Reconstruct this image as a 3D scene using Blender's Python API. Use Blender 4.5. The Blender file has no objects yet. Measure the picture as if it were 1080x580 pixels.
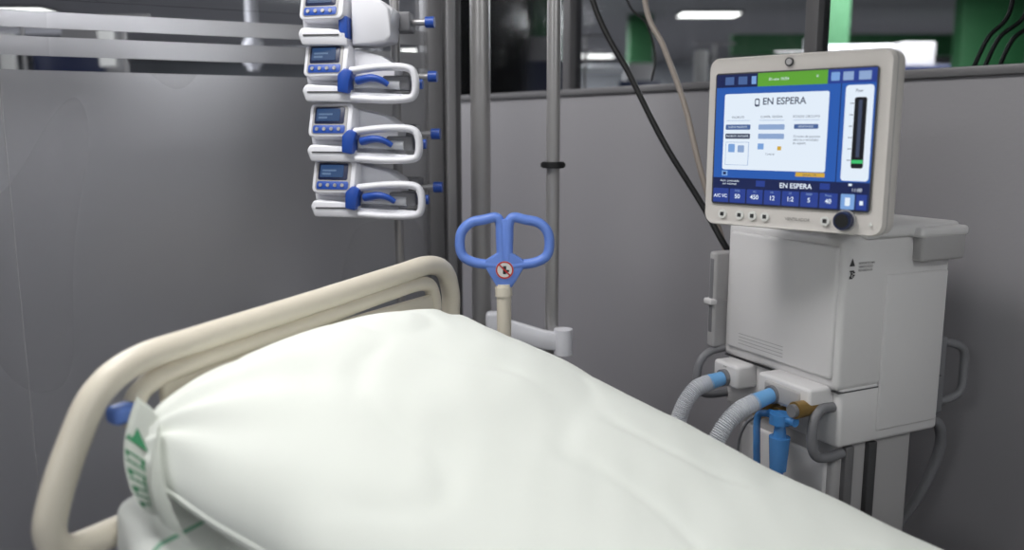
import bpy, bmesh, math, random
from mathutils import Vector, Matrix, noise
random.seed(3)
sc = bpy.context.scene
sc.view_settings.view_transform = 'Standard'
sc.view_settings.look = 'None'
sc.view_settings.exposure = 0.0

def lin(c):
    return tuple(((v/255)/12.92 if v/255 <= .04045 else ((v/255+.055)/1.055)**2.4) for v in c)

def mat(name, rgb, rough=.5, metal=0, emit=0, bump=0, bscale=60, var=0.0, vscale=8, spec=.5, coat=0, alpha=1, sheen=0):
    m = bpy.data.materials.new(name); m.use_nodes = True
    nt = m.node_tree; b = nt.nodes['Principled BSDF']
    c = (*lin(rgb), 1)
    b.inputs['Base Color'].default_value = c
    b.inputs['Roughness'].default_value = rough
    b.inputs['Metallic'].default_value = metal
    b.inputs['Specular IOR Level'].default_value = spec
    b.inputs['Coat Weight'].default_value = coat
    b.inputs['Alpha'].default_value = alpha
    b.inputs['Sheen Weight'].default_value = sheen
    if emit:
        b.inputs['Emission Color'].default_value = c
        b.inputs['Emission Strength'].default_value = emit
        b.inputs['Base Color'].default_value = (0.01, 0.01, 0.01, 1)
    tc = nt.nodes.new('ShaderNodeTexCoord')
    if var:
        n = nt.nodes.new('ShaderNodeTexNoise'); n.inputs['Scale'].default_value = vscale
        n.inputs['Detail'].default_value = 4
        nt.links.new(tc.outputs['Object'], n.inputs['Vector'])
        mx = nt.nodes.new('ShaderNodeMix'); mx.data_type = 'RGBA'
        mx.inputs['A'].default_value = tuple(v*(1-var) for v in c[:3])+(1,)
        mx.inputs['B'].default_value = tuple(min(1, v*(1+var)) for v in c[:3])+(1,)
        nt.links.new(n.outputs['Fac'], mx.inputs['Factor'])
        nt.links.new(mx.outputs['Result'], b.inputs['Base Color'])
    if bump:
        n = nt.nodes.new('ShaderNodeTexNoise'); n.inputs['Scale'].default_value = bscale
        nt.links.new(tc.outputs['Object'], n.inputs['Vector'])
        bp = nt.nodes.new('ShaderNodeBump'); bp.inputs['Strength'].default_value = bump
        bp.inputs['Distance'].default_value = .002
        nt.links.new(n.outputs['Fac'], bp.inputs['Height'])
        nt.links.new(bp.outputs['Normal'], b.inputs['Normal'])
    return m

M = {}
M['wall'] = mat('wall_paint', (140,138,142), .5, bump=.15, bscale=90, var=.04, vscale=3)
M['floor'] = mat('floor_vinyl', (120,120,124), .35, var=.1, vscale=4)
M['ceil'] = mat('ceiling_paint', (135,135,138), .9, var=.05)
M['farwall'] = mat('far_wall_paint', (150,153,158), .8, var=.3, vscale=.8)
M['alu'] = mat('aluminium', (170,169,171), .36, .5, var=.05)
M['alu_d'] = mat('aluminium_dark', (118,117,119), .42, .4, var=.05)
M['steel'] = mat('steel_tube', (170,168,168), .28, .5, var=.04)
M['cream'] = mat('bed_plastic_cream', (220,212,196), .42, bump=.05, bscale=300, var=.03)
M['blue'] = mat('handle_blue_plastic', (104,138,218), .4, var=.03)
M['white'] = mat('pump_white_plastic', (226,226,232), .38, var=.03)
M['pblue'] = mat('pump_blue_plastic', (34,76,165), .4, var=.03)
M['navy'] = mat('navy_plastic', (30,38,70), .35)
M['vent'] = mat('ventilator_plastic', (206,204,205), .4, bump=.06, bscale=400, var=.02)
M['vent_d'] = mat('ventilator_grey_plastic', (162,160,161), .5, var=.03)
M['bezel'] = mat('monitor_bezel_plastic', (204,199,195), .38, var=.02)
M['groove'] = mat('dark_groove', (60,60,62), .6)
M['black'] = mat('black_rubber', (18,18,20), .5, var=.05)
M['greyr'] = mat('grey_rubber', (112,112,116), .5, var=.05)
M['beige'] = mat('beige_cable', (150,140,132), .5, var=.05)
M['brass'] = mat('brass_fitting', (150,122,72), .35, .7, var=.1)
M['cuff'] = mat('blue_cuff', (105,160,210), .35, var=.04)
M['trap'] = mat('cyan_trap_plastic', (70,135,200), .25, var=.1, vscale=40, alpha=.8)
M['hose'] = mat('corrugated_hose', (212,214,220), .3, var=.06, vscale=60, alpha=.72)
M['green'] = mat('green_paint', (30,88,48), .6, var=.08)
M['gprint'] = mat('green_print', (50,125,85), .8, var=.05)
M['red'] = mat('red_print', (190,40,40), .6, var=.03)
M['label'] = mat('label_white', (215,215,212), .6, var=.03)
M['txt'] = mat('print_grey', (110,108,106), .6)
M['txtd'] = mat('print_dark', (50,50,52), .6)
M['pale_backdrop'] = mat('backdrop_cloth', (215,215,218), .85, var=.05)
M['sheet'] = mat('bed_sheet_cotton', (222,224,220), .85, bump=.25, bscale=500, var=.03, vscale=5, sheen=.2)
M['cotton'] = mat('pillow_cotton', (229,232,226), .9, bump=.2, bscale=600, var=.03, vscale=4, sheen=.1, spec=.2)
M['lamp'] = mat('lamp_diffuser', (250,250,245), .5, emit=5.0)
def stripe():
    m = mat('striped_sheet_cotton', (222,224,220), .85, bump=.25, bscale=500)
    nt=m.node_tree; b=nt.nodes['Principled BSDF']; tc=nt.nodes.new('ShaderNodeTexCoord')
    s=nt.nodes.new('ShaderNodeSeparateXYZ'); nt.links.new(tc.outputs['Object'],s.inputs[0])
    def mth(op,a,bv):
        n=nt.nodes.new('ShaderNodeMath'); n.operation=op
        if isinstance(a,(int,float)): n.inputs[0].default_value=a
        else: nt.links.new(a,n.inputs[0])
        n.inputs[1].default_value=bv; return n.outputs[0]
    a=mth('MULTIPLY',s.outputs[0],8.0); f=mth('FRACT',a,0); c=mth('LESS_THAN',f,.05)
    mx=nt.nodes.new('ShaderNodeMix'); mx.data_type='RGBA'
    mx.inputs['A'].default_value=(*lin((222,224,220)),1); mx.inputs['B'].default_value=(*lin((135,180,155)),1)
    nt.links.new(c,mx.inputs['Factor']); nt.links.new(mx.outputs['Result'],b.inputs['Base Color']); return m
M['stripe']=stripe()
def E(name, rgb, s=1.0): M[name] = mat('ui_'+name, rgb, .3, emit=s)
E('e_bg', (36,88,172)); E('e_navy', (16,30,78)); E('e_green', (92,160,50)); E('e_white', (225,236,248), 1.0)
E('e_slate', (70,98,150)); E('e_lslate', (140,165,205)); E('e_txt', (60,70,95)); E('e_ylw', (205,165,60)); E('e_blk', (14,16,24))
E('e_cell', (36,60,140)); E('e_lblue', (120,160,215)); E('e_gr2', (60,190,110))
E('e_pump', (52,84,130), .7); E('e_pumpd', (120,150,190), .6)

# ---- frosted glass and clear glass
def frosted():
    m = bpy.data.materials.new('frosted_glass'); m.use_nodes = True
    nt = m.node_tree; b = nt.nodes['Principled BSDF']; out = nt.nodes['Material Output']
    b.inputs['Base Color'].default_value = (.15,.15,.155,1)
    b.inputs['Specular IOR Level'].default_value = 1.0
    b.inputs['IOR'].default_value = 1.9
    tc = nt.nodes.new('ShaderNodeTexCoord')
    mp = nt.nodes.new('ShaderNodeMapping'); mp.inputs['Scale'].default_value = (1.2,1.2,.5)
    n = nt.nodes.new('ShaderNodeTexNoise'); n.inputs['Scale'].default_value = 1.6; n.inputs['Detail'].default_value = 1
    cr = nt.nodes.new('ShaderNodeMapRange'); cr.inputs['To Min'].default_value = .20; cr.inputs['To Max'].default_value = .36
    nt.links.new(tc.outputs['Object'], mp.inputs[0]); nt.links.new(mp.outputs[0], n.inputs['Vector'])
    nt.links.new(n.outputs['Fac'], cr.inputs['Value']); nt.links.new(cr.outputs[0], b.inputs['Roughness'])
    t = nt.nodes.new('ShaderNodeBsdfRefraction'); t.inputs['Color'].default_value=(.78,.78,.80,1)
    t.inputs['Roughness'].default_value=.42; t.inputs['IOR'].default_value=1.35
    mx = nt.nodes.new('ShaderNodeMixShader'); mx.inputs[0].default_value=.55
    nt.links.new(b.outputs[0],mx.inputs[1]); nt.links.new(t.outputs[0],mx.inputs[2]); nt.links.new(mx.outputs[0],out.inputs[0])
    return m
M['frost'] = frosted()
def clearg():
    m = bpy.data.materials.new('clear_glass'); m.use_nodes = True
    nt = m.node_tree; nt.nodes.clear()
    o = nt.nodes.new('ShaderNodeOutputMaterial'); mx = nt.nodes.new('ShaderNodeMixShader')
    t = nt.nodes.new('ShaderNodeBsdfTransparent'); t.inputs[0].default_value = (.88,.89,.90,1)
    g = nt.nodes.new('ShaderNodeBsdfGlossy'); g.inputs['Roughness'].default_value = .05
    f = nt.nodes.new('ShaderNodeFresnel'); f.inputs[0].default_value = 1.3
    nt.links.new(f.outputs[0], mx.inputs[0]); nt.links.new(t.outputs[0], mx.inputs[1]); nt.links.new(g.outputs[0], mx.inputs[2])
    nt.links.new(mx.outputs[0], o.inputs[0]); return m
M['glass'] = clearg()

# ---------------- helpers
def grp(name, loc=(0,0,0), rz=0, parent=None, rot=None):
    e = bpy.data.objects.new(name, None); sc.collection.objects.link(e)
    e.location = loc; e.rotation_euler = rot if rot else (0,0,rz); e.empty_display_size = .05
    if parent: e.parent = parent
    return e
def mkobj(name, me, parent, m, smooth=True, ang=40):
    me.materials.append(M[m] if isinstance(m, str) else m)
    if smooth:
        for p in me.polygons: p.use_smooth = True
        me.set_sharp_from_angle(angle=math.radians(ang))
    o = bpy.data.objects.new(name, me); sc.collection.objects.link(o)
    if parent: o.parent = parent
    return o
def box(name, parent, loc, size, m, bev=.004, rot=(0,0,0), seg=3):
    bm = bmesh.new(); bmesh.ops.create_cube(bm, size=1)
    bmesh.ops.scale(bm, vec=size, verts=bm.verts)
    if bev:
        bev = min(bev, min(size)*.49)
        bmesh.ops.bevel(bm, geom=bm.edges[:], offset=bev, segments=seg, profile=.5, affect='EDGES')
    me = bpy.data.meshes.new(name); bm.to_mesh(me); bm.free()
    o = mkobj(name, me, parent, m, smooth=bool(bev)); o.location = loc; o.rotation_euler = rot
    return o
def bb(name, parent, x0,x1,y0,y1,z0,z1, m, bev=.004, seg=3):
    return box(name, parent, ((x0+x1)/2,(y0+y1)/2,(z0+z1)/2), (x1-x0,y1-y0,z1-z0), m, bev, seg=seg)
def catmull(pts, n=10, cyc=False):
    P = [Vector(p) for p in pts]; out = []; N = len(P)
    rng = N if cyc else N-1
    for i in range(rng):
        p1, p2 = P[i], P[(i+1)%N]
        p0 = P[(i-1)%N] if (cyc or i > 0) else p1*2-p2
        p3 = P[(i+2)%N] if (cyc or i < N-2) else p2*2-p1
        for k in range(n):
            t = k/n
            out.append(.5*((2*p1)+(p2-p0)*t+(2*p0-5*p1+4*p2-p3)*t*t+(3*p1-p0-3*p2+p3)*t**3))
    if not cyc: out.append(P[-1].copy())
    return out
def sweep(name, parent, pts, r, m, n=10, seg=14, cyc=False, smooth=True, flat=1.0, raw=False):
    C = pts if raw else (catmull(pts, n, cyc) if smooth else [Vector(p) for p in pts])
    C = [Vector(c) for c in C]
    bm = bmesh.new(); rings = []; N = len(C)
    T = []
    for i in range(N):
        a = C[(i-1)%N] if (cyc or i > 0) else C[i]; b = C[(i+1)%N] if (cyc or i < N-1) else C[i]
        T.append((b-a).normalized())
    up = Vector((0,0,1)) if abs(T[0].z) < .9 else Vector((0,1,0))
    u = (up - T[0]*up.dot(T[0])).normalized()
    for i in range(N):
        u = (u - T[i]*u.dot(T[i])).normalized(); v = T[i].cross(u)
        rr = r(i/(N-1)) if callable(r) else r
        rings.append([bm.verts.new(C[i]+(u*math.cos(2*math.pi*k/seg)+v*math.sin(2*math.pi*k/seg)*flat)*rr) for k in range(seg)])
    for i in range(N if cyc else N-1):
        A = rings[i]; B = rings[(i+1)%N]
        for k in range(seg):
            bm.faces.new((A[k],A[(k+1)%seg],B[(k+1)%seg],B[k]))
    if not cyc:
        bm.faces.new(list(reversed(rings[0]))); bm.faces.new(rings[-1])
    bmesh.ops.recalc_face_normals(bm, faces=bm.faces[:])
    me = bpy.data.meshes.new(name); bm.to_mesh(me); bm.free()
    return mkobj(name, me, parent, m, ang=50)
def cyl(name, parent, p0, p1, r, m, r2=None, seg=28):
    p0 = Vector(p0); p1 = Vector(p1); r2 = r if r2 is None else r2
    return sweep(name, parent, [p0, p1], lambda t: r+(r2-r)*t, m, raw=True, seg=seg)
def prism(name, parent, outline, y0, y1, m, bev=.002):
    """outline polygon in x,z extruded along y"""
    bm = bmesh.new()
    vs = [bm.verts.new((x, y0, z)) for x, z in outline]
    f = bm.faces.new(vs)
    r = bmesh.ops.extrude_face_region(bm, geom=[f])
    bmesh.ops.translate(bm, vec=(0,y1-y0,0), verts=[v for v in r['geom'] if isinstance(v, bmesh.types.BMVert)])
    bmesh.ops.recalc_face_normals(bm, faces=bm.faces[:])
    if bev:
        es = [e for e in bm.edges if e.calc_face_angle(0) > .6]
        bmesh.ops.bevel(bm, geom=es, offset=bev, segments=2, profile=.5, affect='EDGES')
    me = bpy.data.meshes.new(name); bm.to_mesh(me); bm.free()
    return mkobj(name, me, parent, m)
def rrect(x0,x1,z0,z1,r,n=6):
    o = []
    for cx,cz,a in ((x1-r,z1-r,0),(x0+r,z1-r,90),(x0+r,z0+r,180),(x1-r,z0+r,270)):
        for k in range(n+1):
            t = math.radians(a+90*k/n); o.append((cx+r*math.cos(t), cz+r*math.sin(t)))
    return o
def text(name, parent, loc, size, s, m, rot=(math.pi/2,0,0), align='CENTER', bold=0):
    c = bpy.data.curves.new(name, 'FONT'); c.body = s; c.size = size; c.align_x = align; c.align_y = 'CENTER'
    c.offset = bold
    c.materials.append(M[m]); o = bpy.data.objects.new(name, c); sc.collection.objects.link(o)
    o.location = loc; o.rotation_euler = rot
    if parent: o.parent = parent
    return o
def disc(name, parent, loc, r, m, r_in=0, seg=32, th=.0006):
    bm = bmesh.new()
    if r_in:
        a=[bm.verts.new((r*math.cos(2*math.pi*k/seg),0,r*math.sin(2*math.pi*k/seg))) for k in range(seg)]
        b=[bm.verts.new((r_in*math.cos(2*math.pi*k/seg),0,r_in*math.sin(2*math.pi*k/seg))) for k in range(seg)]
        for k in range(seg): bm.faces.new((a[k],a[(k+1)%seg],b[(k+1)%seg],b[k]))
    else:
        bm.faces.new([bm.verts.new((r*math.cos(2*math.pi*k/seg),0,r*math.sin(2*math.pi*k/seg))) for k in range(seg)])
    me = bpy.data.meshes.new(name); bm.to_mesh(me); bm.free()
    o = mkobj(name, me, parent, m, smooth=False); o.location = loc
    return o

# ---------------- ROOM SHELL
H = 2.8
bb('floor', None, -12,14,-4,18,-.1,0,'floor',0)
bb('ceiling', None, -12,14,-4,18,H,H+.1,'ceil',0)
bb('wall_far', None, -12,14,18,18.1,0,H,'farwall',0)
bb('wall_left', None, -12.1,-12,-4,18,0,H,'farwall',0)
bb('wall_right', None, 14,14.1,-4,18,0,H,'farwall',0)
bb('wall_near', None, -12,14,-4.1,-4,0,H,'farwall',0)

# partition wall (low wall with glazing above)
ang = math.atan2(-.779,.627)
part = grp('wall_partition', (-.45,4.0,0), ang)
PL = 4.6
bb('panel', part, 0,PL,0,.08,0,1.483,'wall',.002)
bb('cap_rail', part, 0,PL,-.012,.092,1.483,1.506,'alu_d',.003)
bb('plinth', part, 0,PL,-.012,0,0,.09,'alu_d',.002)
for i,x in enumerate((0.03,1.02,2.02,2.92,3.8,4.57)):
    bb('mullion_%d'%i, part, x-.02,x+.02,.01,.07,1.506,H,'alu_d',.003)
bb('glazing', part, 0,PL,.037,.043,1.506,H,'glass',0)

# frosted glass wall
gw = grp('wall_glass', (-1.35,2.30,0), math.atan2(.35,.74))
def gband(n,z0,z1,m,t=.006): bb(n, gw, -1.6,1.20,0,t,z0,z1,m,0)
gband('frost_lower',.08,1.515,'frost')
gband('clear_a',1.515,1.553,'glass')
gband('frost_band_a',1.553,1.603,'frost')
gband('clear_b',1.603,1.625,'glass')
gband('frost_band_b',1.625,1.668,'frost')
gband('clear_c',1.668,1.70,'glass')
gband('clear_upper',1.70,H,'glass')
bb('joint', gw, -.001,.002,-.002,.0,.08,H,'alu',0)
bb('bottom_track', gw, -1.6,1.2,-.02,.03,0,.08,'alu_d',.003)
bb('post_a', gw, 1.185,1.235,-.03,.05,0,H,'alu_d',.004)
bb('post_b', gw, 1.245,1.275,-.04,.05,0,H,'alu',.004)
bb('post_c', gw, 1.282,1.305,-.01,.05,0,H,'alu_d',.004)

# ---------------- BED
bed = grp('hospital_bed', (-.40,1.60,0), math.radians(-29))
hb = [( .0,.52,.80),(0,.515,.90),(0,.515,.965),(0,.488,1.022),(0,.42,1.045),(0,.30,1.040),(0,0,1.024),(0,-.25,1.012),(0,-.37,1.003),(0,-.44,.970),(0,-.487,.90),
      (0,-.52,.83),(0,-.530,.785),(0,-.51,.755),(0,-.45,.748),(0,-.2,.75),(0,.2,.75),(0,.47,.755)]
sweep('headboard_tube', bed, hb, .0225, 'cream', cyc=True, n=8, seg=20)
hb2 = [(.0,-.33,.76),(.0,-.36,.86),(0,-.382,.925),(0,-.352,.962),(0,-.27,.974),(0,0,.988),(0,.25,1.003),(0,.40,1.005),(0,.44,.97),(0,.445,.9),(0,.445,.76)]
sweep('headboard_inner_rail', bed, hb2, .017, 'cream', n=8, seg=16)
bb('headboard_panel', bed, -.008,.008,-.33,.44,.76,.975,'cream',.006)
bb('corner_bumper', bed, -.012,.020,-.425,-.375,.915,.945,'blue',.010)
def deck(s):
    s0 = 1.2
    if s < s0-.15: return -.30*s
    if s > s0+.15: return -.30*s0
    q = (s-(s0-.15))/.3
    return -.30*(s0-.15) - .30*(.3*(q-q*q/2)) 
def slab(name, x0,x1,hw,ztop,th,m,rad=.04,nz=.0,seed=0):
    bm = bmesh.new(); nx = 60; rings=[]
    prof=[]
    for cx,cz,a in ((hw-rad,-rad,0),(-hw+rad,-rad,90),(-hw+rad,-th+rad,180),(hw-rad,-th+rad,270)):
        for k in range(6):
            t = math.radians(a+90*k/5); prof.append((cx+rad*math.cos(t), cz+rad*math.sin(t)))
        if a==0:
            for k in range(1,16): prof.append((hw-rad-(2*hw-2*rad)*k/16, 0))
    for i in range(nx+1):
        f=i/nx; x=x0+(x1-x0)*f
        e = .0 if i in(0,nx) else 1
        ring=[]
        for (y,z) in prof:
            yy=y*(.97 if not e else 1); zz=(z+th/2)*(.75 if not e else 1)-th/2
            p=Vector((x,yy,ztop+deck(max(0,x))+zz))
            p+=Vector((0,1,1))*nz*noise.noise(Vector((x*9+seed,yy*7,zz*12)))
            ring.append(bm.verts.new(p))
        rings.append(ring)
    n=len(prof)
    for i in range(nx):
        for k in range(n): bm.faces.new((rings[i][k],rings[i][(k+1)%n],rings[i+1][(k+1)%n],rings[i+1][k]))
    bm.faces.new(rings[0]); bm.faces.new(list(reversed(rings[-1])))
    bmesh.ops.recalc_face_normals(bm, faces=bm.faces[:])
    me=bpy.data.meshes.new(name); bm.to_mesh(me); bm.free()
    return mkobj(name,me,bed,m,ang=60)
slab('mattress', .035,2.05,.46,.80,.14,'sheet',.045,.008)
slab('sheet_fold', .03,.6,.475,.812,.10,'stripe',.045,.034,5)
slab('deck_plate', .03,2.06,.45,.66,.03,'cream',.012)
bb('under_frame', bed, .1,2.0,-.30,.30,.20,.27,'alu_d',.01)
for i,(x,y) in enumerate(((.15,-.34),(.15,.34),(1.95,-.34),(1.95,.34))):
    bb('leg_%d'%i, bed, x-.03,x+.03,y-.03,y+.03,.12,.25,'cream',.008)
    cyl('caster_%d'%i, bed, (x,y-.02,.065),(x,y+.02,.065),.065,'black')
for i,x in enumerate((.7,1.5)):
    bb('lift_column_%d'%i, bed, x-.07,x+.07,-.08,.08,.26,.62+deck(x)+.02,'cream',.01)
sweep('footboard_tube', bed, [(2.1,-.46,.30),(2.1,-.48,.6),(2.1,-.40,.72),(2.1,0,.74),(2.1,.40,.72),(2.1,.48,.6),(2.1,.46,.30)], .022,'cream')
bb('footboard_panel', bed, 2.09,2.11,-.44,.44,.34,.68,'cream',.01)

# pillow : long puffed white cotton form
def pillow():
    bm=bmesh.new(); NS,NT=210,160; L=1.80; hw=.455
    def surf(s,t,side):
        e=1
        if s<.18: e=(max(0,1-(1-s/.18)**2.4))**.5
        if s>L-.16: e=(max(0,1-(1-(L-s)/.16)**2.4))**.5
        c=.885+deck(s)
        hh=(max(0,1-abs(t)**2.6))**.5
        w=hw
        if s<.11: w=hw-.085*(1-math.sqrt(max(0,1-(1-s/.11)**2)))
        crown=.162 if side>0 else -.080
        fade=1-.30*min(1,max(0,(s-.3)/1.0))
        z=c+crown*hh*e*(fade if side>0 else 1)
        y=t*w
        if t<0: y+=.020*abs(t)
        p=Vector((s,y,z))
        k=hh*e
        if side>0:
            z+= .013*k*noise.noise(Vector((s*2.6,y*3.0,1.3)))
            d=math.hypot(s-.05,(y+.42)); a=math.atan2(y+.42,s-.05)
            z+= .0075*math.exp(-d/.22)*math.sin(a*12+2.5*noise.noise(Vector((s*3,y*3,0))))*min(1,k*3)
            d2=math.hypot(s-.05,(y-.42)); a2=math.atan2(-(y-.42),s-.05)
            z+= .005*math.exp(-d2/.25)*math.sin(a2*12)*min(1,k*3)
            z+= .0055*noise.noise(Vector((s*7,y*2.2-s*2,7.0)))*k
            z+= .0034*noise.noise(Vector((s*15+y*6,y*6,3.0)))*k
            r=noise.noise(Vector((s*3.2-y*2.0,y*4+s*2,11.0)))
            z-= .0035*math.exp(-(r/.10)**2)*k
            p.z=z
        ends=(1-e)
        p.y+= .018*noise.noise(Vector((s*7,t*1.5,2)))*(abs(t)**4)
        p.x+= .012*noise.noise(Vector((y*8,2,s)))*ends
        return p
    top=[];bot=[]
    for i in range(NS+1):
        f=i/NS
        s=L*(.5-.5*math.cos(math.pi*f))*.5+L*f*.5
        rt=[];rb=[]
        for j in range(NT+1):
            t=math.sin(math.pi/2*(2*j/NT-1))
            border = i in(0,NS) or j in (0,NT)
            v=bm.verts.new(surf(s,t,1)); rt.append(v)
            rb.append(v if border else bm.verts.new(surf(s,t,-1)))
        top.append(rt);bot.append(rb)
    for i in range(NS):
        for j in range(NT):
            bm.faces.new((top[i][j],top[i+1][j],top[i+1][j+1],top[i][j+1]))
            try: bm.faces.new((bot[i][j],bot[i][j+1],bot[i+1][j+1],bot[i+1][j]))
            except ValueError: pass
    bmesh.ops.recalc_face_normals(bm, faces=bm.faces[:])
    me=bpy.data.meshes.new('pillow'); bm.to_mesh(me); bm.free()
    mkobj('padding',me,pil,'cotton',ang=80)
    pts=[]
    for j in range(0,NT+1,4):
        t=math.sin(math.pi/2*(2*j/NT-1)); pts.append(surf(0,t,1))
    side=[surf(s,-1,1) for s in [L*k/60 for k in range(60,0,-1)]]
    sweep('seam',pil,side+pts,.0026,'cotton',raw=True,seg=8)
pil=grp('pillow',(-.40,1.60,0),math.radians(-29))
pillow()
def cloth(name,parent,fn,m,nu=30,nv=30):
    bm=bmesh.new(); g=[[bm.verts.new(fn(i/nu,j/nv)) for j in range(nv+1)] for i in range(nu+1)]
    for i in range(nu):
        for j in range(nv): bm.faces.new((g[i][j],g[i+1][j],g[i+1][j+1],g[i][j+1]))
    bmesh.ops.solidify(bm, geom=bm.faces[:], thickness=.003)
    me=bpy.data.meshes.new(name); bm.to_mesh(me); bm.free()
    return mkobj(name,me,parent,m,ang=80)
def hem(u,v):
    x=.018+.085*u+.085*v
    y=-.386-.068*math.sin(v*1.75)-.008*math.sin(u*8+v*3)-.02*u*(1-v)
    z=.956-.136*v-.03*u+.008*math.sin(u*7+v*4)
    return Vector((x,y,z))
cloth('pillow_case_hem',pil,hem,'cotton')
def on_hem(pts,name,d=.0035):
    bm=bmesh.new(); vs=[]
    for u,v in pts:
        p=hem(u,v); p.y-=d; p.x-=d*.6; vs.append(bm.verts.new(p))
    bm.faces.new(vs); me=bpy.data.meshes.new(name); bm.to_mesh(me); bm.free(); mkobj(name,me,pil,'gprint',smooth=False)
on_hem([(.1,.36),(.5,.32),(.28,.20)],'print_triangle')
for k in range(7):
    v=.44+.07*k
    on_hem([(.10,v),(.42,v-.02),(.42,v-.003),(.10,v+.017)],'print_letter_%d'%k)
    if k%2==0: on_hem([(.10,v),(.17,v),(.17,v+.05),(.10,v+.05)],'print_stem_%d'%k)
    if k%3!=1: on_hem([(.33,v),(.39,v),(.39,v+.05),(.33,v+.05)],'print_stem_b%d'%k)

# push handle on the bed corner
ph=grp('bed_push_handle',(-.018,2.06,0),0)
cyl('stem',ph,(0.0,0,.66),(-.002,0,.985),.0155,'cream',.0185)
cyl('stem_collar',ph,(-.002,0,.955),(-.003,0,.978),.021,'cream')
z0=1.035
def loop(sgn):
    return [(sgn*.0,0,z0-.008),(sgn*.035,0,z0-.003),(sgn*.074,0,z0+.003),(sgn*.101,0,z0+.018),(sgn*.109,0,z0+.045),(sgn*.104,0,z0+.078),(sgn*.082,0,z0+.100),(sgn*.048,0,z0+.108),(sgn*.022,0,z0+.113),(sgn*.011,0,z0+.100),(sgn*.009,0,z0+.06),(sgn*.007,0,z0+.0)]
sweep('loop_l',ph,loop(-1),.0122,'blue',seg=18)
sweep('loop_r',ph,loop(1),.0122,'blue',seg=18)
prism('hub',ph,[(-.010,z0+.11),(.010,z0+.11),(.014,z0+.03),(.050,z0+.006),(.044,z0-.014),(.026,z0-.045),(.014,z0-.062),(-.014,z0-.062),(-.026,z0-.045),(-.044,z0-.014),(-.050,z0+.006),(-.014,z0+.03)],-.011,.011,'blue',.004)
disc('sticker_base',ph,(0,-.0125,z0-.014),.022,'label')
disc('sticker_ring',ph,(0,-.0130,z0-.014),.0215,'red',.018)
box('sticker_bar',ph,(0,-.0133,z0-.014),(.040,.0006,.0035),'red',0,(0,math.radians(45),0))
box('sticker_glyph',ph,(0,-.0129,z0-.014),(.008,.0004,.020),'txtd',0)
box('sticker_glyph_b',ph,(.004,-.0129,z0-.016),(.014,.0004,.005),'txtd',0)

# ---------------- POLES
sp=grp('support_column',(-.095,2.62,0))
cyl('tube',sp,(0,0,0),(0,0,H),.030,'steel'); cyl('foot',sp,(0,0,0),(0,0,.02),.08,'alu_d')
iv=grp('equipment_pole',(.112,2.35,0))
cyl('tube',iv,(0,0,.05),(0,0,H),.0185,'steel'); cyl('foot',iv,(0,0,0),(0,0,.05),.07,'alu_d')
cyl('collar',iv,(0,0,1.255),(0,0,1.272),.030,'black')
cyl('collar_lower',iv,(0,0,1.258),(0,0,1.269),.034,'black')
prism('bracket_arm',iv,[(-.175,.855),(-.175,.800),(-.02,.755),(.045,.75),(.045,.80),(-.02,.808)],-.05,-.02,'white',.008)
bb('bracket_block',iv,-.185,-.14,-.055,-.015,.80,.862,'white',.012)
cyl('bracket_knob',iv,(.03,-.035,.740),(.03,-.035,.812),.026,'white')

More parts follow.
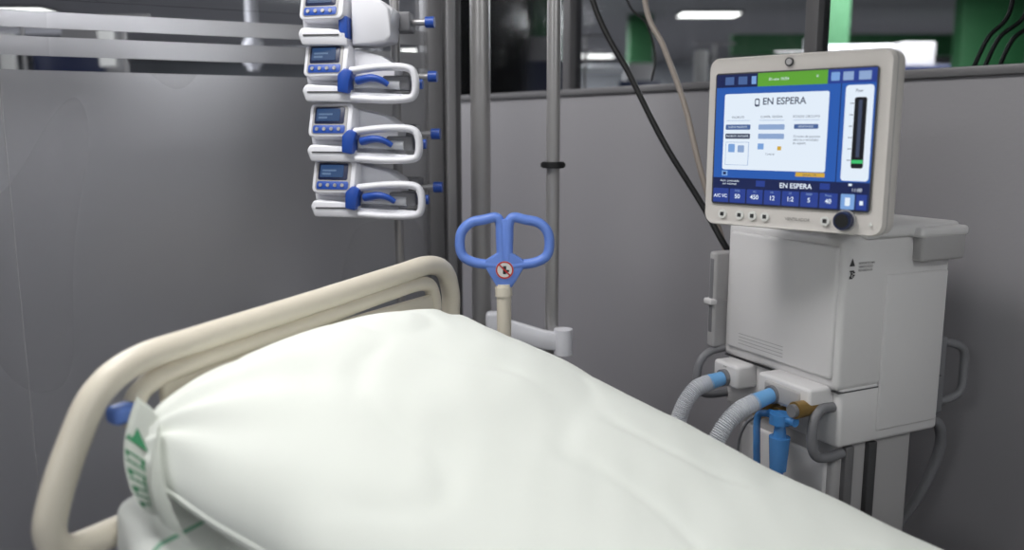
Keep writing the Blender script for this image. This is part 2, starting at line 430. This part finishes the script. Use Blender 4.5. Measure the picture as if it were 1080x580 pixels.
# ---------------- INFUSION PUMP STACK
st=grp('infusion_pump_pole',(-.305,2.30,0))
cyl('tube',st,(0,0,.0),(0,0,H),.0125,'steel')
cyl('foot',st,(0,0,0),(0,0,.03),.12,'alu_d')
def pump(z,x,first=False):
    g=grp('infusion_pump',(x,2.20,z),math.radians(-6))
    prism('housing',g,[(-.140,-.062),(.02,-.066),(.075,-.055),(.085,.020),(.050,.044),(-.02,.062),(-.118,.067),(-.138,.055),(-.146,.0)],-.02,.075,'white',.006)
    h=grp('control_head',(-.077,-.03,.028),0,g,(math.radians(-16),0,math.radians(-10)))
    prism('head_shell',h,rrect(-.062,.056,-.042,.044,.014),-.022,.03,'white',.005)
    prism('face_plate',h,rrect(-.052,.044,-.036,.036,.008),-.0235,-.02,'vent_d',.001)
    prism('display_frame',h,rrect(-.046,.036,-.010,.033,.005),-.0245,-.02,'navy',.001)
    prism('display',h,rrect(-.040,.024,-.003,.028,.003),-.0260,-.024,'e_pump',0)
    prism('display_digits',h,rrect(-.034,.004,.012,.016,.001),-.0265,-.026,'e_pumpd',0)
    prism('display_digits_b',h,rrect(-.034,-.010,.003,.008,.001),-.0265,-.026,'e_pumpd',0)
    prism('keypad',h,rrect(-.048,.040,-.034,-.013,.006),-.0245,-.02,'pblue',.001)
    for k in range(4):
        cyl('key_%d'%k,h,(-.036+.020*k,-.024,-.0235),(-.036+.020*k,-.027,-.0235),.0045,'vent_d' if k%2 else 'alu')
    prism('tray',g,[(-.145,-.040),(-.135,-.068),(-.02,-.070),(-.02,-.036),(-.06,-.030),(-.135,-.026)],-.060,.0,'white',.006)
    bb('tray_slot',g,-.13,-.04,-.062,-.059,-.046,-.043,'groove',0)
    if not first:
        sweep('clamp_loop',g,[(-.02,-.055,.006),(.06,-.06,.014),(.120,-.055,.012),(.139,-.055,-.006),(.139,-.055,-.048),(.118,-.055,-.062),(.05,-.055,-.064),(-.02,-.055,-.060)],.0095,'white',seg=12,flat=1.5)
        prism('clamp_plate',g,[(-.03,-.070),(.118,-.068),(.130,-.052),(.06,-.048),(-.03,-.045)],-.055,.0,'white',.003)
        prism('plunger_holder',g,[(-.050,-.045),(-.048,-.004),(-.030,.012),(-.010,.004),(-.018,-.02),(-.022,-.05)],-.078,-.03,'pblue',.005)
        cyl('syringe_barrel',g,(-.015,-.04,-.024),(.10,-.04,-.028),.012,'hose')
        sweep('clamp_lever',g,[(-.004,-.058,-.018),(.03,-.066,-.012),(.055,-.066,-.016),(.074,-.06,-.028)],lambda t:.0105-.004*t,'pblue',seg=10)
        bb('drive_block',g,.055,.125,-.045,.02,-.040,-.005,'greyr',.006)
        cyl('release_knob',g,(.135,-.02,-.025),(.152,-.02,-.025),.012,'pblue')
    else:
        prism('door',g,[(-.015,-.066),(.070,-.062),(.084,-.045),(.080,.020),(.055,.042),(-.015,.058)],-.040,-.018,'white',.008)
        bb('blue_latch',g,-.042,-.018,-.060,-.02,-.055,.0,'pblue',.006)
    bb('pole_clamp',g,.055,.11,.06,.125,-.025,.025,'greyr',.006)
    cyl('clamp_screw',g,(.10,.09,.0),(.15,.085,.0),.008,'alu')
    cyl('clamp_knob',g,(.145,.085,.0),(.168,.085,.0),.014,'pblue')
    return g
for i,(z,x) in enumerate(((1.630,-.375),(1.494,-.370),(1.347,-.364),(1.208,-.360))):
    pump(z,x,i==0)

# ---------------- VENTILATOR
rzv=math.atan2(-.9,.43)
V=grp('ventilator',(.610,1.917,0),rzv)
bb('body_upper',V,-.185,.185,0,.325,.803,1.137,'vent',.014)
bb('body_lower',V,-.185,.185,.014,.325,.675,.808,'vent',.010)
bb('body_seam',V,-.1845,.1855,.006,.3255,.800,.8025,'groove',0)
bb('front_panel',V,-.165,.172,-.008,.01,.830,1.115,'vent',.006)
bb('side_panel',V,.18,.190,.125,.315,.70,1.05,'vent',.005)
bb('top_shoulder',V,-.15,.195,.05,.335,1.13,1.158,'vent',.010)
bb('side_pod',V,.18,.212,.20,.335,1.075,1.135,'vent_d',.008)
bb('side_pod_top',V,.12,.214,.19,.34,1.128,1.15,'vent',.008)
for k in range(4): bb('grille_slot_%d'%k,V,-.12,-.0+.03,-.0085,-.0075,.845+.008*k,.8465+.008*k,'vent_d',0)
bb('trolley_column',V,-.15,.165,.03,.27,.16,.68,'vent_d',.012)
bb('column_side_rail',V,.163,.178,.05,.075,.2,.67,'alu_d',.003)
bb('column_side_rail_b',V,.163,.178,.12,.145,.2,.67,'groove',.003)
bb('column_drawer',V,-.13,.145,.022,.035,.46,.64,'vent',.008)
bb('base',V,-.24,.24,-.08,.36,.10,.17,'vent_d',.02)
for i,(x,y) in enumerate(((-.21,-.05),(.21,-.05),(-.21,.33),(.21,.33))):
    cyl('caster_%d'%i,V,(x-.015,y,.05),(x+.015,y,.05),.05,'black'); bb('fork_%d'%i,V,x-.02,x+.02,y-.02,y+.02,.06,.12,'alu_d',.004)
# gas outlets
bb('outlet_block_l',V,-.165,-.075,-.045,.02,.742,.800,'vent',.008)
bb('outlet_block_r',V,.005,.165,-.055,.02,.752,.812,'vent',.008)
bb('outlet_cap',V,.03,.14,-.060,-.02,.758,.80,'vent_d',.006)
cyl('port_l',V,(-.12,-.02,.765),(-.12,-.055,.763),.021,'greyr')
cyl('cuff_l',V,(-.12,-.045,.763),(-.12,-.096,.757),.0165,'cuff',.019)
cyl('port_r',V,(.06,-.04,.775),(.06,-.065,.773),.021,'greyr')
cyl('cuff_r',V,(.06,-.06,.773),(.06,-.112,.762),.0165,'cuff',.019)
def corr(amp,n): return lambda t: .0185+amp*math.sin(t*n*2*math.pi)
h1=catmull([(-.12,-.092,.757),(-.12,-.135,.744),(-.125,-.165,.70),(-.13,-.178,.63),(-.13,-.18,.50),(-.10,-.16,.36),(-.05,-.12,.30)],60)
sweep('hose_l',V,h1,corr(.0018,80),'hose',raw=True,seg=16)
h2=catmull([(.06,-.108,.763),(.06,-.160,.745),(.055,-.200,.70),(.05,-.225,.63),(.05,-.23,.50),(.03,-.18,.36),(-.02,-.12,.29)],60)
sweep('hose_r',V,h2,corr(.0018,80),'hose',raw=True,seg=16)
cyl('brass_knob',V,(.150,-.02,.768),(.150,-.080,.766),.017,'brass',.019)
cyl('brass_nut',V,(.150,-.080,.766),(.150,-.090,.766),.014,'greyr')
cyl('brass_port',V,(.03,-.02,.728),(.03,-.075,.726),.018,'brass')
cyl('brass_port_b',V,(.075,-.02,.735),(.075,-.06,.735),.013,'brass')
# water trap
cyl('trap_head',V,(.105,-.075,.745),(.105,-.075,.722),.024,'trap')
cyl('trap_elbow',V,(.07,-.075,.735),(.15,-.075,.738),.010,'trap')
cyl('trap_neck',V,(.105,-.075,.722),(.105,-.075,.69),.011,'trap',.015)
cyl('trap_cup',V,(.105,-.075,.692),(.105,-.075,.615),.023,'trap',.018)
cyl('trap_cap',V,(.105,-.075,.612),(.105,-.075,.60),.012,'pblue')
sweep('trap_tube',V,[(.07,-.075,.735),(.04,-.08,.72),(.045,-.085,.66),(.05,-.085,.60)],.008,'trap')
sweep('sample_line',V,[(.03,-.075,.72),(.01,-.09,.69),(-.01,-.09,.63),(.0,-.09,.5)],.0035,'greyr')
# handles
sweep('front_handle',V,[(.165,.02,.765),(.168,-.025,.765),(.17,-.045,.74),(.17,-.045,.69),(.17,-.03,.662),(.172,.0,.655),(.175,.04,.66)],.011,'greyr')
sweep('side_handle',V,[(.15,.31,.875),(.17,.37,.87),(.178,.405,.85),(.178,.41,.80),(.178,.405,.755),(.17,.37,.735),(.15,.31,.73)],.010,'greyr')
bb('handle_bracket',V,.12,.18,.32,.345,.71,.89,'greyr',.004)
sweep('left_handle',V,[(-.18,.03,.82),(-.195,-.03,.81),(-.20,-.06,.78),(-.20,-.065,.73),(-.195,-.04,.70),(-.18,.04,.70)],.010,'greyr')
bb('left_shelf',V,-.210,-.183,-.035,.20,.82,1.062,'vent_d',.008)
bb('left_shelf_slot',V,-.203,-.19,-.0365,-.03,.86,1.045,'greyr',.002)
bb('left_shelf_foot',V,-.214,-.183,-.045,.1,.93,.945,'vent',.004)
sweep('rear_hose',V,[(.12,.34,.68),(.14,.39,.66),(.13,.41,.58),(.10,.38,.45),(.05,.3,.3)],.013,'greyr')
SR=(math.pi/2,0,math.pi/2)
text('label_txt_a',V,(.1856,.040,1.072),.0075,'SOPORTE 24H\nVERIFICADO\nREVISION 04',"txtd",rot=SR,align='LEFT')
bm=bmesh.new(); bm.faces.new([bm.verts.new((.1857,a,b)) for a,b in ((.014,1.075),(.030,1.075),(.022,1.092))]); me=bpy.data.meshes.new('label_logo'); bm.to_mesh(me); bm.free(); mkobj('label_logo',me,V,'txtd',smooth=False)
random.seed(5)
for i in range(6):
    for j in range(6):
        if random.random()<.6: bb('qr_%d%d'%(i,j),V,.1853,.1859,.013+.003*i,.016+.003*i,1.048+.003*j,1.051+.003*j,'txtd',0)
text('port_txt',V,(-.12,-.0460,.79),.007,'EXP',"txt")
# screen unit
D=grp('ventilator_display',(.555,1.71,1.330),math.radians(-43.4),V)
D.matrix_parent_inverse=(Matrix.Translation((.610,1.917,0))@Matrix.Rotation(rzv,4,'Z')).inverted()
W,Hh=.189,.1725
outl=rrect(-W,W,-Hh,Hh,.022,8)
bm=bmesh.new()
def ringv(sc_,y,dz=0): return [bm.verts.new((x*sc_,y,z*sc_+dz)) for x,z in outl]
rs=[ringv(.955,-.004),ringv(.985,-.006),ringv(1.0,.0),ringv(1.0,.045),ringv(.985,.055),ringv(.90,.078),ringv(.80,.088)]
n=len(outl)
for a,b in zip(rs[:-1],rs[1:]):
    for k in range(n): bm.faces.new((a[k],a[(k+1)%n],b[(k+1)%n],b[k]))
bm.faces.new(rs[0]); bm.faces.new(list(reversed(rs[-1])))
bmesh.ops.recalc_face_normals(bm,faces=bm.faces[:])
me=bpy.data.meshes.new('shell'); bm.to_mesh(me); bm.free(); mkobj('shell',me,D,'bezel',ang=35)
prism('side_gasket',D,rrect(-W-.0008,W+.0008,-Hh-.0008,Hh+.0008,.022,8),.010,.0125,'vent_d',0)
prism('screen_recess',D,rrect(-.171,.163,-.128,.141,.006),-.0075,-.004,'groove',0)
box('neck_plate',D,(0,.10,-.06),(.14,.04,.14),'vent_d',.01)
box('neck_arm',D,(.02,.15,-.13),(.11,.13,.08),'vent_d',.012)
bb('neck_base',V,-.09,.10,.03,.22,1.13,1.21,'vent_d',.015)
# UI
sx0,sx1,sz0,sz1=-.168,.160,-.125,.138
def ui(n,x0,y0,x1,y1,m,l=1,r=0):
    X0=sx0+(sx1-sx0)*x0; X1=sx0+(sx1-sx0)*x1; Z1=sz1-(sz1-sz0)*y0; Z0=sz1-(sz1-sz0)*y1
    y=-.0078-.0004*l
    prism('ui_'+n,D,rrect(X0,X1,Z0,Z1,r,4) if r else [(X0,Z0),(X1,Z0),(X1,Z1),(X0,Z1)],y,y+.0003,m,0)
def ut(n,x,y,size,s,m,l=4,al='CENTER',bold=0):
    text('ui_'+n,D,(sx0+(sx1-sx0)*x,-.0082-.0004*l,sz1-(sz1-sz0)*y),size,s,m,align=al,bold=bold)
ui('bg',0,0,1,1,'e_bg',0)
ui('top_l',0,0,.28,.10,'e_navy'); ui('top_g',.28,0,.72,.10,'e_green'); ui('top_r',.72,0,1,.10,'e_cell')
ui('tab1',.06,.02,.12,.08,'e_slate',2); ui('tab2',.15,.02,.21,.08,'e_slate',2); ui('tab3',.24,.02,.27,.08,'e_lblue',2)
ui('tab4',.74,.02,.79,.08,'e_lblue',2,.002); ui('tab5',.81,.02,.87,.08,'e_lslate',2); ui('tab6',.90,.02,.97,.08,'e_lslate',2)
ut('date',.42,.05,.008,'01-ene 10:54',"e_white"); ut('gtxt',.66,.05,.012,'*',"e_white")
ui('panel',.06,.15,.735,.735,'e_white',1,.004)
ut('head',.46,.215,.019,'EN ESPERA','e_txt',bold=.0003)
ui('hand',.268,.19,.30,.25,'e_txt',2,.003); ui('hand2',.274,.20,.294,.235,'e_white',3,.002)
for i,x in enumerate((.16,.385,.605)):
    ut('c%d'%i,x,.33,.0062,('PACIENTE','COMPR. SISTEMA','ESTADO CIRCUITO')[i],'e_txt')
    ui('ln%d'%i,x-.08,.353,x+.08,.356,'e_lslate',2)
ui('b1',.075,.385,.245,.425,'e_slate',2,.002); ui('b2',.075,.455,.245,.495,'e_txt',2,.002)
ui('b3',.30,.385,.47,.425,'e_lslate',2,.002); ui('b4',.30,.455,.47,.495,'e_lslate',2,.002)
ui('b5',.53,.385,.68,.42,'e_slate',2,.002)
ut('b1t',.16,.405,.0052,'NUEVO PACIENTE','e_white'); ut('b2t',.16,.475,.0052,'PACIENTE ANTERIOR','e_white'); ut('b5t',.605,.403,.005,'RESULTADOS','e_white')
ut('p1',.53,.50,.0066,'Circuito de paciente\nabierto y ventilador\nen espera.','e_txt',al='LEFT')
ui('box',.06+.02,.52,.24,.70,'e_lslate',2); ui('box2',.083,.523,.237,.697,'e_white',3)
ui('i1',.10,.535,.145,.60,'e_lblue',4,.002); ui('i2',.165,.545,.21,.60,'e_lslate',4,.002)
ui('i3',.30,.53,.34,.575,'e_lblue',2); ui('i4',.43,.55,.455,.58,'e_ylw',2); ut('i5',.385,.61,.006,'Control','e_txt')
ui('ylw',.555,.74,.735,.772,'e_ylw',2); ut('ylt',.645,.757,.006,'Sistema OK','e_txt')
ui('ic1',.06,.745,.10,.785,'e_lblue',2); ui('ic1b',.07,.755,.09,.775,'e_navy',3)
ui('bar',.83,.115,.99,.79,'e_white',1,.006); ui('therm',.885,.20,.955,.70,'e_blk',2,.004); ui('therm2',.91,.22,.93,.62,'e_txt',3)
ui('thermg',.888,.64,.952,.665,'e_gr2',3); ut('bt',.91,.155,.0085,'Paw','e_txt')
for k in range(6): ui('tk%d'%k,.86,.24+.08*k,.88,.245+.08*k,'e_txt',2)
ui('rline',.80,.10,.805,.80,'e_navy',1)
ui('low',0,.80,1,1,'e_navy',1)
ut('ld',.12,.835,.0062,'Asist. controlado\npor volumen','e_white'); ui('lw1',.30,.815,.36,.86,'e_cell',2); ut('l2',.56,.845,.014,'EN ESPERA','e_white',bold=.0002)
ui('lw2',.71,.815,.77,.86,'e_cell',2); ut('clock',.93,.855,.009,'11:00','e_white'); ui('lw3',.88,.81,.90,.825,'e_white',3)
for k,(s,t) in enumerate((('A/C VC',''),('50',''),('450',''),('12',''),('1:2',''),('5',''),('40',''))):
    x0=.005+.118*k if k else .005
    ui('cell%d'%k,x0,.885,x0+.108,.995,'e_cell',2,.002); ut('cv%d'%k,x0+.054,.945,.0125 if k else .0095,s,'e_white',bold=.0002)
    if k: ut('cn%d'%k,x0+.054,.902,.006,('','FiO2','VC','FR','I:E','PEEP','Pmax')[k],'e_lslate')
ui('w1',.84,.885,.92,.995,'e_lblue',2,.002); ui('w1h',.865,.91,.895,.97,'e_white',3,.002); ui('w2',.93,.885,.99,.995,'e_cell',2); ui('w2b',.95,.93,.97,.96,'e_white',3,.001)
cyl('logo',D,(-.012,-.003,.157),(-.012,-.008,.157),.0085,'txtd'); cyl('logo_in',D,(-.012,-.008,.157),(-.012,-.0085,.157),.006,'vent_d')
for k,x in enumerate((-.145,-.105,-.076,-.048)):
    cyl('btn_%d'%k,D,(x,-.003,-.149),(x,-.0075,-.149),.0095,'label'); prism('btn_ic_%d'%k,D,rrect(x-.004,x+.004,-.153,-.145,.001),-.008,-.0074,'txtd',0)
text('bezel_txt',D,(.022,-.0066,-.150),.0085,'VENTILADOR',"txt")
cyl('btn_r',D,(.078,-.003,-.149),(.078,-.0075,-.149),.0095,'label'); prism('btn_r_ic',D,rrect(.074,.082,-.153,-.145,.001),-.008,-.0074,'txtd',0)
cyl('knob_ring',D,(.118,-.002,-.145),(.118,-.010,-.145),.021,'vent_d'); cyl('knob',D,(.118,-.008,-.145),(.118,-.024,-.145),.0185,'navy',.017)
cyl('knob_face',D,(.118,-.024,-.145),(.118,-.0245,-.145),.013,'black')
cyl('led',D,(.165,-.003,-.150),(.165,-.0070,-.150),.003,'label')

# ---------------- CABLES
sweep('black_cable',None,[(.05,2.5,2.79),(.12,2.45,2.1),(.218,2.4,1.704),(.318,2.35,1.50),(.404,2.3,1.325),(.5,2.25,1.165),(.565,2.20,1.045),(.66,2.24,.95)],.008,'black',seg=10)
sweep('beige_cable',None,[(.33,2.6,2.79),(.345,2.55,2.1),(.374,2.5,1.72),(.423,2.45,1.585),(.476,2.4,1.426),(.52,2.35,1.235),(.60,2.33,1.0)],.008,'beige',seg=10)
sweep('thin_black_cable',None,[(.32,2.9,2.79),(.34,2.9,1.95),(.38,2.9,1.77),(.44,2.88,1.70),(.47,2.88,1.60),(.46,2.88,1.52)],.004,'black',seg=8)
for k,(x) in enumerate((1.33,1.36,1.40)):
    sweep('wall_cable',None,[(x,2.35,2.79),(x-.01,2.35,1.9),(x-.0+.015*k,2.36,1.68),(x-.05,2.37,1.60),(x-.09,2.37,1.50)],.006,'black',seg=8)

# ---------------- DISTANT WARD
def lamp(x,y,sx=1.2,sy=.3,name='ceiling_light'):
    g=grp(name,(x,y,H)); bb('tray',g,-sx/2-.03,sx/2+.03,-sy/2-.03,sy/2+.03,-.03,0,'alu_d',.004); bb('diffuser',g,-sx/2,sx/2,-sy/2,sy/2,-.036,-.028,'lamp',0)
for x,y,sx in ((0.1,13.2,.5),(2.4,10.8,.7),(7.9,13.0,.9),(4.6,15,.9),(-3.2,12.5,.8),(-6,10.5,1.0),(-1.6,15.5,.7),(3.2,8.8,.7),(-4.8,16,.6),(6.0,16,.8),(1.5,16.5,.8)):
    lamp(x,y,sx,.35)
def gcol(x,y,w): bb('green_column',None,x-w/2,x+w/2,y-.1,y+.1,0,H,'green',.01)
gcol(.27,8.5,.2); gcol(.62,9.5,.16); gcol(2.9,8.0,.25); gcol(5.0,9.0,.9); gcol(1.6,11,.3)
bb('green_beam',None,2.6,7.5,10.4,10.5,2.25,2.5,'green',.01)
for i,x in enumerate((-9,-6.6,-4.2,-1.8,.6,3.0,5.4,7.8,10.2)):
    bb('window_%d'%i,None,x-.9,x+.9,17.9,17.98,1.1,2.2,'alu_d',.01)
def pend(x,y):
    g=grp('medical_pendant',(x,y,0))
    cyl('drop_tube',g,(0,0,1.9),(0,0,H),.05,'white'); cyl('arm',g,(0,0,2.05),(.8,-.1,2.05),.045,'white'); cyl('joint',g,(0,0,1.95),(0,0,2.15),.08,'white')
    bb('console',g,.65,.95,-.25,.05,1.2,2.1,'vent_d',.02); bb('shelf',g,.5,1.1,-.35,.05,1.5,1.53,'alu',.005)
    bb('monitor',g,.55,1.0,-.42,-.37,1.6,1.9,'navy',.01)
    for k in range(4): bb('socket_%d'%k,g,.7+.06*k,.74+.06*k,-.256,-.25,1.35,1.40,'pblue',.002)
pend(-3.6,6.0); pend(-2.3,7.8); pend(-5.2,6.5); pend(2.6,7.6); pend(4.2,7.0); pend(.6,9.8); pend(-1.4,9); pend(-.6,7.2)
for x,y in ((-2.2,5),(-3.0,5.4),(3.2,5.2),(2.3,7.2),(1.5,6.5),(.5,6.0)):
    g=grp('drip_stand',(x,y,0)); cyl('pole',g,(0,0,.05),(0,0,2.0),.012,'steel'); cyl('base',g,(0,0,0),(0,0,.05),.2,'alu_d')
    cyl('hook',g,(-.15,0,2.0),(.15,0,2.0),.008,'steel'); bb('bag',g,-.15,-.05,-.015,.015,1.72,1.95,'label',.01); bb('driver',g,-.08,.08,-.12,-.01,1.3,1.5,'white',.01)
for x,y in ((-1.0,10),(6.4,10)): bb('room_divider',None,x-1.5,x+1.5,y,y+.05,0,1.6,'vent_d',.01)
# pale cloth on a frame, added behind the frosted glass to brighten its blur
bm=bmesh.new(); row=[]
for i in range(161):
    t=i/160; x=-2.55+1.25*t; y=3.75+.35*t+.03*math.sin(t*45)
    row.append((bm.verts.new((x,y,.15)),bm.verts.new((x,y+.01*math.sin(t*40),1.50))))
for a,b in zip(row[:-1],row[1:]): bm.faces.new((a[0],b[0],b[1],a[1]))
me=bpy.data.meshes.new('pale_backdrop'); bm.to_mesh(me); bm.free()
cg=grp('added_pale_backdrop'); mkobj('cloth',me,cg,'pale_backdrop',ang=180)
cyl('top_rail',cg,(-2.58,3.74,1.505),(-1.27,4.10,1.505),.012,'alu')
for i,p in enumerate(((-2.58,3.74),(-1.27,4.10))): cyl('post_%d'%i,cg,(p[0],p[1],0),(p[0],p[1],1.52),.014,'alu')

# ---------------- LIGHTS
def area(name,loc,size,power,col=(1,1,1),target=None):
    l=bpy.data.lights.new(name,'AREA'); l.shape='RECTANGLE'; l.size=size[0]; l.size_y=size[1]; l.energy=power; l.color=col
    o=bpy.data.objects.new(name,l); sc.collection.objects.link(o); o.location=loc
    if target: o.rotation_euler=(Vector(target)-Vector(loc)).to_track_quat('-Z','Y').to_euler()
    return o
lamp(-.8,1.4,1.2,.6); lamp(1.2,-.6,1.2,.6)
area('ceiling_lamp_bed',(-.8,1.4,H-.06),(1.2,.6),27,(1,.985,.975))
area('ceiling_lamp_near',(1.2,-.6,H-.06),(1.2,.6),17,(.95,1,.985))
lamp(-2.2,3.3,1.2,.6)  # invented fixture for the fill behind the glass
area('added_fill_behind_glass',(-2.2,3.3,H-.06),(1.2,.6),55,(.98,.98,1))  # added fill, lights the frosted glass from behind
lamp(-2.6,-2.2,1.2,.6); lamp(3.0,-2.4,1.2,.6)  # invented fixtures for the two fills behind the camera
area('added_fill_behind_camera_a',(-2.6,-2.2,H-.06),(1.6,1.2),60,(.96,.98,1))  # added pair of unseen fills: reflections on glass and poles, brighter upright faces
area('added_fill_behind_camera_b',(3.0,-2.4,H-.06),(1.6,1.2),45,(.96,.98,1))
for i,(x,y) in enumerate(((-4,7),(3.4,7),(0,11),(6,12),(-5,13),(1,15.5))):
    area('ward_lamp_%d'%i,(x,y,H-.06),(2,2),190,(.97,.98,1))
w=bpy.data.worlds.new('world'); sc.world=w; w.use_nodes=True
w.node_tree.nodes['Background'].inputs[0].default_value=(.5,.52,.55,1); w.node_tree.nodes['Background'].inputs[1].default_value=.1

# ---------------- CAMERA
cd=bpy.data.cameras.new('camera'); cam=bpy.data.objects.new('camera',cd); sc.collection.objects.link(cam)
cam.location=(0,0,1.35); cam.rotation_euler=(math.radians(90-9.46),0,0)
cd.lens=30; cd.sensor_width=36; cd.clip_start=.02
cd.dof.use_dof=True; cd.dof.focus_distance=1.95; cd.dof.aperture_fstop=1.6
sc.camera=cam
